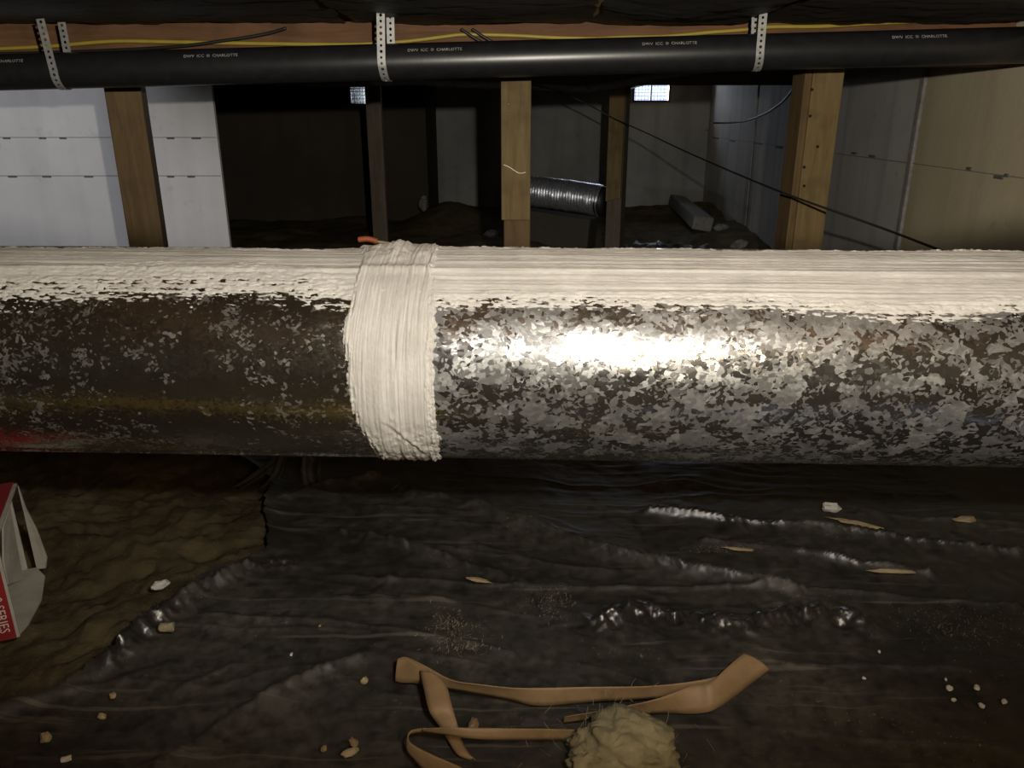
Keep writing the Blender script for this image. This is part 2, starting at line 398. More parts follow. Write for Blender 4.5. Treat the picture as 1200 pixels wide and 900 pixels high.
def vent(name, a, b, y, depth, power, nbars, label):
    cx, cz = (a.x+b.x)/2, (a.z+b.z)/2; sx, sz = b.x-a.x, b.z-a.z
    t = struct(empty(name, (cx, y, cz)), label)
    bm = bmesh.new()
    for (w_, h_, ox, oz) in ((sx, 0.018, 0, sz/2-0.009), (sx, 0.018, 0, -sz/2+0.009), (0.018, sz-0.036, -sx/2+0.009, 0), (0.018, sz-0.036, sx/2-0.009, 0)):
        r = bmesh.ops.create_cube(bm, size=1)['verts']
        bmesh.ops.scale(bm, vec=(w_, 0.03, h_), verts=r); bmesh.ops.translate(bm, vec=(ox, 0.02, oz), verts=r)
    from_bm('vent_frame', bm, M['iron'], t)
    bm = bmesh.new()
    n = 12; m = 6
    for i in range(1, n):
        r = bmesh.ops.create_cube(bm, size=1)['verts']
        bmesh.ops.scale(bm, vec=(0.0035, 0.002, sz-0.03), verts=r); bmesh.ops.translate(bm, vec=(-sx/2+sx*i/n, 0.03, 0), verts=r)
    for i in range(1, m):
        r = bmesh.ops.create_cube(bm, size=1)['verts']
        bmesh.ops.scale(bm, vec=(sx-0.03, 0.002, 0.0035), verts=r); bmesh.ops.translate(bm, vec=(0, 0.032, -sz/2+sz*i/m), verts=r)
    from_bm('vent_screen', bm, M['strap'], t)
    for k in range(nbars):
        from_bm('mullion', box_bm(0.016, 0.02, sz-0.03, 0.002, (-sx/2+sx*(k+1)/(nbars+1), 0.045, 0)), M['iron'], t)
    daylight('daylight_'+name, (cx, y+depth+0.06, cz), sx+0.10, sz+0.10, power)
vent('window_1', v1a, v1b, YD, 0.9, 12.0, 0, 'bright screened vent beside the thin dark post')
vent('window_2', v2a, v2b, YB, 0.18, 26.0, 1, 'bright screened vent in the grey far wall')

# ---- right wall: formed concrete in panels, tan panel nearest
def rw(y): return (xr(y), y)
wall_r = struct(wall_poly('wall_right', (rw(-1.6), rw(7.6), -0.6, TOPZ, (1, -0.084)), 0.2, M['wall_r']), 'formed concrete foundation wall receding on the right')
wx = Vector((-1, 0.084, 0)).normalized(); wy = Vector((0.084, 1, 0)).normalized()
def on_right(px):            # distance along the wall at a pixel column (near eye level)
    k = (px-600)/F*CT
    return 1.18/(k-0.084)
def slab_on_right(name, ya, yb, z0, z1, proud, mat, parent, bevel=0.004):
    a = Vector((*rw(ya), 0)); b = Vector((*rw(yb), 0)); c = (a+b)/2+wx*(proud/2); c.z = (z0+z1)/2
    o = from_bm(name, box_bm(proud, (b-a).length, z1-z0, bevel), mat, parent)
    o.location = c; o.rotation_euler = (0, 0, -math.atan(0.084))
    return o
yj = [on_right(1080), on_right(890), on_right(868)]
slab_on_right('concrete_panel', -1.0, yj[0]-0.012, -0.55, 0.98, 0.008, M['wall_t'], wall_r)
slab_on_right('concrete_panel', yj[0]+0.03, yj[1]-0.02, -0.55, 0.98, 0.006, M['wall_r'], wall_r)
slab_on_right('concrete_panel', yj[1]+0.10, 7.38, -0.55, 0.98, 0.008, M['wall_r'], wall_r)
slab_on_right('concrete_strip', yj[0]-0.008, yj[0]+0.026, -0.55, 0.98, 0.016, M['rock'], wall_r)
# form-tie marks and the thin seam along the wall
random.seed(4)
for px, ln in ((842, .30), (862, .2), (893, .22), (918, .16), (936, .05), (980, .055), (1009, .06), (1031, .07), (1150, .03), (1188, .05), (1197, .02)):
    yv = on_right(px); zz = 0.405+random.uniform(-0.012, 0.012)
    o = slab_on_right('form_tie_scar', yv-ln/2, yv+ln/2, zz-0.005, zz+0.004, 0.012, M['groove'], wall_r, 0.002)
slab_on_right('seam_line', 1.6, 7.3, 0.403, 0.4055, 0.0095, M['hair'], wall_r, 0)
# low concrete kerb lying against the wall base near the corner
kb = from_bm('concrete_kerb', box_bm(0.14, 1.6, 0.10, 0.012), M['rock'], None)
kb.location = (xr(6.3)-0.30, 6.25, -0.14); kb.rotation_euler = (0.0, 0.15, -0.09)
tag(kb, 'low grey concrete kerb at the foot of the right wall near the far corner', 'kerb')

# ---- left pale wall
YL = 3.4
xl = pt(258, 190, YL).x
wall_l = struct(wall_poly('wall_left', ((-3.2, YL), (xl, YL), -0.5, TOPZ, (0, 1)), 0.02, M['wall_l']), 'pale concrete foundation wall lit by a work light')
bm = box_bm(0.012, 0.012, 1.2, 0.003, (xl+0.004, YL+0.01, 0.2)); 
for py in (161, 206):
    z = pt(150, py, YL).z
    from_bm('form_seam', box_bm(xl+3.19, 0.004, 0.003, 0, ((xl-3.2)/2, YL-0.001, z)), M['hair'], wall_l)
    for px in ((8, 50, 74, 200, 230) if py == 161 else (15, 55, 104, 200, 224)):
        p = pt(px, py+1, YL)
        from_bm('form_tie_scar', box_bm(0.028+random.uniform(0, .012), 0.007, 0.008, 0.002, (p.x, YL-0.001, p.z)), M['groove'], wall_l)
bm.free()
# outer shell that closes the crawl space
struct(wall_poly('wall_side', ((-3.2, -1.6), (-3.2, 6.6), -0.6, TOPZ, (-1, 0)), 0.2, M['wall_b']), 'concrete wall outside the frame on the left')
struct(wall_poly('wall_rear', ((-3.3, -1.6), (2.2, -1.6), -0.6, TOPZ, (0, -1)), 0.2, M['wall_b']), 'concrete wall behind the photographer')

# ---- ceiling: subfloor on joists
JB = 0.80
ceil = struct(from_bm('ceiling', box_bm(5.6, 9.6, 0.03, 0, (-0.6, 3.0, 1.0)), M['deck']), 'wood subfloor over the joists')
for i in range(14):
    x = -3.05+i*0.406
    if x < xr(0)-0.1:
        from_bm('joist', box_bm(0.040, 9.1, 0.985-JB, 0.002, (x, 3.0, (0.985+JB)/2)), M['joist'], ceil)

# ================================================================== TIMBER
YG = 2.27
gir = from_bm('timber_girder', box_bm(4.34, 0.09, 0.11, 0.004), M['beam'])
gir.location = (-0.81, YG+0.045, JB-0.055)
tag(gir, 'reddish brown timber beam running behind the black pipe', 'beam')
gir2 = from_bm('timber_girder', box_bm(3.2, 0.09, 0.075, 0.004), M['post_d'])
gir2.location = (0.0, 4.42, JB-0.0375); tag(gir2, 'dark far timber beam on the two thin posts', 'beam')

def post(px, py, Y, w, d, rz, top, mat, label, name='timber_post'):
    p = pt(px, py, Y); z0 = float(ground_z(p.x, Y))-0.06
    t = empty(name, (p.x, Y, z0), (0, 0, math.radians(rz)))
    from_bm('post_body', box_bm(w, d, top-z0, 0.003, (0, 0, (top-z0)/2)), mat, t)
    tag(t, label, 'post'); return t, z0
GB = JB-0.11
t, z0 = post(160, 190, YG+0.05, 0.094, 0.094, 16, GB, M['post'], 'brown wooden post in front of the pale wall')
t, z0 = post(606, 190, YG+0.06, 0.078, 0.085, 0, GB, M['post'], 'brown wooden post with a nailed face board left of the silver hose')
zt = pt(606, 258, YG).z-z0
b = from_bm('post_facing', box_bm(0.083, 0.018, GB-z0-zt, 0.002, (-0.004, -0.0515, (GB-z0+zt)/2)), M['board'], t)
for (px, py) in ((596, 122), (608, 160), (600, 130), (611, 158)):
    q = pt(px, py, YG-0.002)
    n = from_bm('nail_head', box_bm(0.006, 0.003, 0.006, 0.001, (q.x-t.location.x, -0.062, q.z-z0)), M['iron'], t)
# a splash of white mastic across the face board
cr = smooth_path([pt(x, y, YG-0.004) for x, y in ((590, 193), (597, 196), (603, 200), (609, 203), (616, 202))], 4)
o = tube('mastic_splash', None, 0.0011, M['mastic'], t, 6, path=[Vector((q.x-t.location.x, -0.062, q.z-z0)) for q in cr])
t, z0 = post(442, 190, 4.42, 0.082, 0.082, 4, JB-0.075, M['post_d'], 'thin grey-brown wooden post beside the small left vent')
t, z0 = post(724, 190, 4.42, 0.086, 0.086, -24, JB-0.075, M['post_d'], 'wooden post with its lit upper face modelled pale, right of the silver hose')
zt = pt(727, 233, 4.4).z-z0; zt2 = JB-0.075-z0
V = [(-0.043, -0.0432, zt-0.012), (0.040, -0.0432, zt+0.012), (0.040, -0.0432, zt2), (-0.043, -0.0432, zt2)]
V += [(x, -0.060, z) for x, y, z in V]
o = mesh('post_facing', V, [(4, 5, 6, 7), (3, 2, 1, 0), (0, 1, 5, 4), (1, 2, 6, 5), (2, 3, 7, 6), (3, 0, 4, 7)], M['board'], t)  # pale slab stands for the post's lit face, ending where shadow begins
t, z0 = post(951, 190, YG+0.05, 0.088, 0.088, 3, GB, M['board'], 'pale yellow wooden post near the right wall')
o = from_bm('side_board', box_bm(0.020, 0.088, GB-z0, 0.002, (-0.0545, 0.004, (GB-z0)/2)), M['post'], t)
for (px, py) in ((949, 136), (958, 172), (942, 196), (942, 218), (951, 105)):
    q = pt(px, py, YG)
    bm = bmesh.new(); bmesh.ops.create_cone(bm, cap_ends=True, segments=10, radius1=0.0042, radius2=0.0042, depth=0.002, matrix=Matrix.Translation((q.x-t.location.x, -0.0445, q.z-z0)) @ Matrix.Rotation(math.pi/2, 4, 'X'))
    from_bm('knot', bm, M['plug'], t)

# dark torn underlay sagging under the joists above the pipe
def membrane(name, x0, x1, y0, y1, zf, seed, label, cut=0.0):
    xs = axis(x0, x1, 0.008); ys = axis(y0, y1, 0.008); X, Y = np.meshgrid(xs, ys, indexing='ij')
    u = (X-x0)/(x1-x0); v = (Y-y0)/(y1-y0)
    sag = zf*np.sin(np.pi*np.clip(u, 0, 1))**0.7*np.sin(np.pi*np.clip(v*0.8+0.1, 0, 1))
    Z = JB-0.004-sag-0.006*np.abs(fbm(X*5, Y*7, seed, 4))-0.0012*fbm(X*30, Y*30, seed+3, 3)
    e = 0.012*fbm(X*6, Y*6, seed+9, 4)
    keep = ((np.minimum(np.minimum(X-x0, x1-X), np.minimum(Y-y0, y1-Y))+e) > 0.01)[:-1, :-1]
    o = grid(name, np.stack([X, Y, Z], -1), M['membrane'], keep)
    tag(o, label, 'underlay', 'torn dark underlay sheets'); return o
membrane('underlay_sheet', -1.95, -0.42, 1.45, 2.24, 0.008, 31, 'dark underlay sagging from the joists at the upper left')
membrane('underlay_sheet', -0.43, 0.20, 1.45, 2.24, 0.012, 41, 'dark underlay between the middle strap and the baggy sheet')
membrane('underlay_sheet', 0.19, 0.62, 1.45, 2.24, 0.022, 51, 'baggy dark underlay hanging lowest above the pipe, right of centre')
membrane('underlay_sheet', 0.61, 1.345, 1.45, 2.24, 0.010, 61, 'dark underlay at the upper right beyond the double strap')

# ================================================================== BLACK DRAIN PIPE
YP = 2.05; RP = 0.0420
pa, pb = pt(0, 85, YP), pt(1200, 53, YP)
pdir = (pb-pa).normalized()
A = pa-pdir*0.75; B = pb+pdir*0.02
pipe = empty('drain_pipe', A); tag(pipe, 'long black plastic drain pipe with white print, hung on metal straps', 'pipe')
Lp = (B-A).length
o = tube('pipe_body', None, RP, M['abs'], pipe, 48, path=[pdir*(Lp*i/24) for i in range(25)])
pn = pdir.cross(Vector((0, 0, 1))).normalized()          # horizontal, away or towards the camera
if pn.y > 0: pn = -pn
pup = pdir.cross(pn); pup = pup if pup.z > 0 else -pup
def text_mesh(body, size):
    cu = bpy.data.curves.new('lettering', 'FONT'); cu.body = body; cu.size = size; cu.resolution_u = 2
    ob = bpy.data.objects.new('lettering', cu); COL.objects.link(ob)
    bpy.context.view_layer.update()
    me = bpy.data.meshes.new_from_object(ob.evaluated_get(bpy.context.evaluated_depsgraph_get()))
    bpy.data.objects.remove(ob); return me
def pipe_text(px_end, body, size, phi0, mat):
    me = text_mesh(body, size)
    xs = [v.co.x for v in me.vertices]; wmax = max(xs)
    zc = (pa.lerp(pb, px_end/1200))
    s_end = (zc-A).length
    bm = bmesh.new(); bm.from_mesh(me)
    for v in bm.verts:
        s = s_end-wmax+v.co.x; ang = phi0+(v.co.y-size*0.35)/RP
        v.co = pdir*s+(pn*math.cos(ang)+pup*math.sin(ang))*(RP+0.0005)
    bm.to_mesh(me); bm.free(); me.materials.clear(); me.materials.append(mat)
    o = bpy.data.objects.new('printed_line', me); COL.objects.link(o); o.parent = pipe
for px in (40, 288, 546, 815, 1100):
    pipe_text(px, 'DWV  ICC  \u00ae  CHARLOTTE', 0.0108, math.radians(33), M['print'])

# ---- perforated straps
def strap(front, back, xshift, label):
    """front / back: [(px, py) top, (px, py) where it meets the pipe]"""
    ft = pt(front[0][0], front[0][1], YP-RP-0.002); fb = pt(front[1][0], front[1][1], YP-RP-0.002)
    bt = pt(back[0][0], back[0][1], YP+RP+0.004); bb = pt(back[1][0], back[1][1], YP+RP+0.004)
    cz = pa.lerp(pb, front[1][0]/1200).z; R = RP+0.0015
    path = []
    n = 14
    for i in range(n): path.append(ft.lerp(Vector((fb.x, fb.y, cz)), i/n))
    x0, x1 = fb.x, bb.x
    for i in range(0, 25):
        a = math.pi*i/24
        path.append(Vector((x0+(x1-x0)*i/24, YP-R*math.cos(a), cz-R*math.sin(a))))
    for i in range(1, n+1): path.append(Vector((bb.x, bb.y, cz)).lerp(bt, i/n))
    L = [0]
    for i in range(1, len(path)): L.append(L[-1]+(path[i]-path[i-1]).length)
    def at(s):
        s = min(max(s, 0), L[-1]-1e-6); i = int(np.searchsorted(L, s, 'right'))-1; i = min(i, len(path)-2)
        f = (s-L[i])/(L[i+1]-L[i]); t = (path[i+1]-path[i]).normalized()
        return path[i].lerp(path[i+1], f), t
    cell = 0.0128; hw = 0.0098; hr = 0.0032; V = []; Fc = []
    nc = int(L[-1]/cell); cell = L[-1]/nc
    def add(u, v):
        p, t = at(u); side = Vector((1, 0, 0)); side = (side-t*side.dot(t)).normalized()
        V.append(p+side*v); return len(V)-1
    for c in range(nc):
        u0 = c*cell; r = hr if c % 3 else hr*1.18
        outer = [add(u0+cell*(0.5+a*0.5), hw*b) for a, b in ((1, 0), (1, 1), (0, 1), (-1, 1), (-1, 0), (-1, -1), (0, -1), (1, -1))]
        inner = [add(u0+cell*0.5+r*math.cos(k*math.pi/4), r*math.sin(k*math.pi/4)) for k in range(8)]
        for k in range(8): Fc.append((outer[k], outer[(k+1) % 8], inner[(k+1) % 8], inner[k]))
    o = mesh('pipe_strap', V, Fc, M['strap']); m = o.modifiers.new('thick', 'SOLIDIFY'); m.thickness = 0.0009; m.offset = 0
    tag(o, label, 'strap', 'perforated metal pipe straps')
strap([(47, 22), (62, 80)], [(72, 26), (80, 66)], 0, 'perforated metal pipe strap at the far left, leaning outward')
strap([(446, 14), (447, 74)], [(457, 10), (458, 60)], 0, 'perforated metal pipe strap above the small left vent')
strap([(895, 10), (891, 58)], [(886, 3), (886, 45)], 0, 'perforated metal pipe strap on the right half of the pipe')

# ---- cables
yc = [(-300, 60), (-60, 58), (0, 57), (60, 54), (130, 48.5), (200, 49), (300, 51), (400, 52), (440, 51), (480, 48), (520, 43), (545, 40.5), (600, 41.5), (650, 44), (700, 45), (730, 43.5), (780, 42.5), (830, 38), (870, 35), (905, 31.5), (960, 31), (1010, 28), (1100, 24), (1190, 21)]
o = tube('yellow_cable', [pt(x, y, YG-0.012) for x, y in yc], 0.0052, M['yellow'], None, 8)
tag(o, 'yellow electrical cable stapled along the brown beam', 'cable')
def cord(name, pts, r, label, cat='cable', mat='cord'):
    return tag(tube(name, [pt(*p) for p in pts], r, M[mat], None, 8), label, cat)
cord('black_cable', [(-80, 64, YG-.01), (0, 63, YG-.01), (100, 60, YG-.012), (200, 55, YG-.026), (260, 48, YG-.027), (310, 40, YG-.025), (335, 33, YG-.03)], 0.0042, 'black cable slanting up the beam below the yellow cable on the left')
cord('black_cable', [(540, 34, YG-.022), (552, 42, YG-.024), (575, 56, YG-.024), (600, 72, YG-.02)], 0.004, 'short black cord crossing the yellow cable, left of its pair')
cord('black_cable', [(553, 34, YG-.022), (565, 42, YG-.024), (588, 56, YG-.024), (612, 72, YG-.02)], 0.004, 'short black cord crossing the yellow cable, right of its pair')
cord('black_cable', [(560, 88, 4.25), (640, 103, 4.28), (680, 118, 4.3), (720, 139, 4.30), (760, 157, 4.0), (800, 176, 3.4), (850, 198, 2.75), (900, 219, 2.30), (945, 236, 2.14), (1030, 266, 1.95), (1096, 291, 1.75), (1180, 322, 1.5), (1290, 372, 1.3)], 0.0031, 'long thin black cable running diagonally down to the right past the pale post')
cord('black_cable', [(836, 144, 4.6), (850, 144, 4.4), (872, 142, 4.0), (895, 134, 3.5), (915, 121, 3.0), (930, 104, 2.62), (938, 88, 2.62), (944, 70, 2.62)], 0.0046, 'black cable drooping in an arc left of the pale yellow post')
cord('grey_conduit', [(360, 97.5, 4.35), (420, 97, 4.35), (490, 95, 4.35), (510, 97, 4.35), (560, 99, 4.35), (640, 102, 4.35), (680, 104, 4.34), (720, 100, 4.33), (760, 91, 4.33), (800, 85, 4.33), (840, 80, 4.33)], 0.020, 'grey conduit sagging along the far beam between the vents', 'conduit', 'rock')

# ================================================================== SILVER FLEX HOSE
fa, fb = pt(596, 222, 5.3), pt(706, 236, 5.0)
hose = empty('flexible_duct', fa); tag(hose, 'silver foil flexible duct lying in the background', 'hose')
n = 150; seg = 28; V = []; Fc = []; ax = (fb-fa); tt = ax.normalized(); sa = tt.cross(Vector((0, 0, 1))).normalized(); sb = sa.cross(tt)
for i in range(n+1):
    u = i/n; c = ax*u+Vector((0, 0, 0.01*math.sin(u*3)))
    for k in range(seg):
        a = 2*math.pi*k/seg
        rr = 0.096+0.004*math.sin(u*2*math.pi*34+a)+0.003*float(vnoise(u*20, a*2, 3))
        V.append(c+sa*math.cos(a)*rr+sb*math.sin(a)*rr)
for i in range(n):
    for k in range(seg): Fc.append((i*seg+k, i*seg+(k+1) % seg, (i+1)*seg+(k+1) % seg, (i+1)*seg+k))
mesh('foil_sleeve', V, Fc, M['foil'], hose, True)
bm = bmesh.new(); bmesh.ops.create_cone(bm, cap_ends=True, segments=28, radius1=0.094, radius2=0.094, depth=0.06)
o = from_bm('dark_open_end', bm, M['cord'], hose, True); o.location = ax+tt*0.0; o.rotation_euler = tt.to_track_quat('Z', 'Y').to_euler()  # black disc painted for the shaded inside of the open end
# block that carries the hose
p = (fa+fb)/2
blk = from_bm('support_block', box_bm(0.5, 0.16, 0.40, 0.01), M['wall_d']); gz = float(ground_z(p.x, p.y))
blk.location = (p.x+0.02, p.y+0.02, p.z-0.10-0.20-0.015); blk.rotation_euler = (0, math.atan2(-ax.z, ax.x), math.atan2(ax.y, ax.x))
tag(blk, 'dark block under the silver foil flexible duct', 'block')

# ================================================================== METAL DUCT WITH MASTIC
R = 0.1016; DY, DZ = 0.717, 0.334
YAW = math.radians(-2.3)
duct = empty('metal_duct', (0, DY, DZ), (0, 0, YAW))
tag(duct, 'round galvanized metal duct across the foreground, seam and joint brushed with white mastic', 'duct')
cyw, syw = math.cos(YAW), math.sin(YAW)
def duct_pix(x, phi, r=R):
    """pixel of the duct surface point (vectorised)"""
    ly = -r*np.sin(phi); lz = r*np.cos(phi)
    X = cyw*x-syw*ly; Y = syw*x+cyw*ly+DY; Z = lz+DZ
    zc = Y*CT+(H-Z)*ST; up = -Y*(-ST)+0; 
    v = (Z-H)*CT+Y*ST
    return 600+F*X/zc, 450-F*v/zc
def duct_cyl(name, x0, x1, r0, mat, nx=60, nphi=160, extra=None):
    xs = np.linspace(x0, x1, nx); ph = np.linspace(0, 2*np.pi, nphi+1)
    X, P = np.meshgrid(xs, ph, indexing='ij')
    r = r0 + (extra(X, P) if extra else 0)
    return grid(name, np.stack([X, -r*np.sin(P), r*np.cos(P)], -1), mat, None, duct)
xj = -0.112                                        # the joint under the band
def dents(X, P): return 0.0005*np.sin(X*9+P*2)*np.sin(P*3+1)+0.0007*fbm(X*6, P*2.5, 77, 3)
duct_cyl('duct_section', -1.6, xj, R-0.0012, M['galv_l'], 120, 200, dents)
duct_cyl('duct_section', xj-0.01, 1.14, R, M['galv_r'], 120, 200, dents)
# lengthwise snap-lock seam (ridge under the mastic) and the lower seam lip on the left
def seam(name, phi, x0, x1, w, h, mat):
    xs = np.linspace(x0, x1, 80); s = np.linspace(-1, 1, 9); X, S = np.meshgrid(xs, s, indexing='ij')
    P_ = phi+S*w/R; r = R-0.001+h*np.clip(1.2-np.abs(S)*1.3, 0, 1)
    return grid(name, np.stack([X, -r*np.sin(P_), r*np.cos(P_)], -1), mat, None, duct)
seam('lock_seam', math.radians(27.5), -1.6, 1.14, 0.004, 0.0006, M['galv_r'])
seam('lock_seam', math.radians(150), -1.6, xj, 0.004, 0.0022, M['galv_l'])

edge_px = np.array([-400, 0, 60, 130, 200, 300, 400, 510, 600, 700, 800, 900, 960, 1050, 1120, 1200, 1600], float)
edge_py = np.array([350, 350, 349, 346, 341, 345, 352, 364, 360, 361, 361, 362, 368, 373, 371, 367, 366], float)
def mastic_strip():
    xs = axis(-0.95, 0.92, 0.0009); ph = axis(math.radians(-9), math.radians(60), 0.0008/R)
    X, P = np.meshgrid(xs, ph, indexing='ij')
    px, py = duct_pix(X, P)
    lim = np.interp(px, edge_px, edge_py)+3.0*fbm(X*22, X*0, 3, 4)
    d_low = (lim-py)*0.00085                                   # metres inside the lower edge
    d_top = (P-math.radians(-1.5))*R+0.004*fbm(X*14, X*0, 8, 4)
    # brush strokes: long in x, fine across
    S = P*R
    st = fbm(X*5.0, S*420, 21, 4, 0.6); st2 = fbm(X*2.2, S*150, 27, 3); sp = fbm(X*190, S*620, 33, 3, 0.6)
    ridge = np.exp(-((P-math.radians(27.5))*R/0.0028)**2)
    h = 0.00075+0.00030*st+0.00035*st2+0.0022*ridge+0.00016*sp
    leftness = np.clip((430-px)/60, 0, 1)
    soft = 0.015+0.016*leftness
    e = np.minimum(d_low/soft, d_top/0.006)
    dry = 0.9*sp+0.55*st                                       # dry-brush break-up where the edge thins
    h = h*np.clip(e+0.15, 0, 1)+np.where(e < 1, (e-0.5)*0.0011+0.0014*dry*np.clip(1-np.abs(e-0.2), 0, 1), 0)
    h = np.where(e < -1.0, -0.002, h)
    h = np.clip(h, -0.002, 0.006)
    r = R+h+0.0004+dents(X, P)-np.where(X < xj, 0.0012*np.clip((xj-X)/0.02, 0, 1), 0)
    keep = (h > -0.0008); keep = keep[:-1, :-1] | keep[1:, :-1] | keep[:-1, 1:] | keep[1:, 1:]
    return grid('mastic_coat', np.stack([X, -r*np.sin(P), r*np.cos(P)], -1), M['mastic'], keep, duct)
mastic_strip()['label'] = 'white mastic brushed along the upper seam'

bl_py = np.array([280, 300, 330, 355, 375, 400, 425, 450, 475, 500, 518, 530, 540], float)
bl_px = np.array([424, 420, 414, 408, 403, 402, 405, 408, 413, 422, 430, 440, 446], float)
br_py = bl_py
br_px = np.array([518, 514, 511, 510, 510, 509, 508, 508, 510, 512, 513, 514, 515], float)
def mastic_band():
    xs = axis(-0.215, -0.055, 0.0006); ph = axis(math.radians(-35), math.radians(168), 0.0007/R)
    X, P = np.meshgrid(xs, ph, indexing='ij')
    px, py = duct_pix(X, P); vis = np.clip(py, 285, 538)
    S = P*R
    jit = 2.2*fbm(S*45, S*0+3, 91, 4); jit2 = 2.0*fbm(S*60, S*0+9, 95, 4)
    dl = (px-np.interp(vis, bl_py, bl_px)+jit)*0.00085; dr = (np.interp(vis, br_py, br_px)+jit2-px)*0.00085
    st = fbm(X*430+6*np.sin(S*6), S*5.0, 121, 4, 0.6); st2 = fbm(X*120, S*3.0, 127, 3); sp = fbm(X*460, S*300, 133, 3, 0.6)
    h = 0.0019+0.00042*st+0.00060*st2+0.00014*sp+0.0024*np.exp(-((P-math.radians(27.5))*R/0.005)**2)
    # heavier lumps: crossing with the strip, and the sag near the bottom
    top = np.exp(-((py-296)/10)**2)*np.clip(1-np.abs(px-466)/55, 0, 1)
    h += top*(0.0036+0.0016*fbm(X*90, S*90, 151, 4))+0.003*np.exp(-((px-468)/16)**2)*np.exp(-((P-0.0)/0.12)**2)
    ln = 505+0.75*(px-470)
    h += 0.0013*np.exp(-((py-ln)/3.2)**2)*np.clip(1-np.abs(px-478)/38, 0, 1)
    h -= 0.0009*np.exp(-((py-ln-5)/3.0)**2)*np.clip(1-np.abs(px-478)/38, 0, 1)
    h += 0.0016*np.exp(-((px-459)/3.0)**2-((py-488)/4)**2)
    low = np.clip((py-485)/25, 0, 1)
    h += low*0.00055*fbm(X*150+S*60, S*150-X*40, 161, 4)
    # lengthwise groove in the middle of the band
    h -= 0.0006*np.exp(-((px-(463+0.05*(py-400)))/2.2)**2)*np.clip((py-360)/40, 0, 1)
    el = dl/0.007; er = dr/0.0075; et = (P-math.radians(-33))*R/0.006; eb = (math.radians(163)-P)*R/0.01+0.8*st2
    e = np.minimum(np.minimum(el, er), np.minimum(et, eb))
    dry = 0.8*sp+0.9*st
    h = h*np.clip(e+0.2, 0, 1)+np.where(e < 1, (e-0.5)*0.0012+0.0011*dry*np.clip(1-np.abs(e-0.2), 0, 1), 0)
    h = np.where(e < -1.0, -0.002, h); h = np.clip(h, -0.002, 0.009)
    r = R+h+0.0004+dents(X, P)-np.where(X < xj, 0.0012*np.clip((xj-X)/0.02, 0, 1), 0)
    keep = (h > -0.0008); keep = keep[:-1, :-1] | keep[1:, :-1] | keep[:-1, 1:] | keep[1:, 1:]
    return grid('mastic_band', np.stack([X, -r*np.sin(P), r*np.cos(P)], -1), M['mastic_b'], keep, duct)
mastic_band()['label'] = 'thick white mastic band round the joint'

# ================================================================== PLASTIC SHEET
folds = [  # (pixel polyline, height, half width)
 ([(470, 575), (560, 600), (700, 645), (800, 670), (870, 684), (935, 697)], 0.024, 0.009, 0.5),
 ([(760, 604), (880, 618), (1000, 629), (1200, 652)], 0.022, 0.008, 0.7),
 ([(825, 637), (900, 645), (1000, 668), (1090, 678)], 0.019, 0.007, 0.7),
 ([(380, 679), (600, 687), (720, 690), (900, 692), (1190, 713)], 0.009, 0.006),
 ([(400, 628), (480, 645), (560, 668), (610, 684)], 0.018, 0.008),
 ([(395, 706), (475, 703), (520, 706)], 0.008, 0.006),
 ([(440, 702), (463, 675)], 0.007, 0.005),
 ([(700, 735), (740, 721), (790, 724), (830, 735), (880, 738), (920, 724), (965, 722), (1005, 730)], 0.024, 0.016, 1.0),
 ([(185, 900), (280, 842), (360, 802), (430, 776)], 0.016, 0.014),
 ([(130, 780), (180, 738), (230, 706), (290, 674), (335, 664)], 0.020, 0.012, 1.0),
 ([(240, 727), (400, 735), (560, 757), (600, 768)], 0.008, 0.007),
 ([(920, 782), (1060, 784), (1200, 792)], 0.006, 0.006),
 ([(145, 798), (205, 782)], 0.010, 0.007, 0.8), ([(215, 808), (272, 785)], 0.008, 0.006, 0.5),
 ([(1000, 600), (1100, 612), (1200, 618)], 0.010, 0.010),
 ([(560, 640), (640, 660), (720, 672)], 0.006, 0.009),
 ([(300, 600), (380, 575), (440, 560)], 0.02, 0.012),
]
def seg_dist(X, Y, pts):
    D = np.full(X.shape, 9.0)
    for (a, b) in zip(pts[:-1], pts[1:]):
        ax_, ay_ = a; bx_, by_ = b; dx, dy = bx_-ax_, by_-ay_; L2 = dx*dx+dy*dy
        t = np.clip(((X-ax_)*dx+(Y-ay_)*dy)/L2, 0, 1)
        D = np.minimum(D, np.hypot(X-ax_-t*dx, Y-ay_-t*dy))
    return D
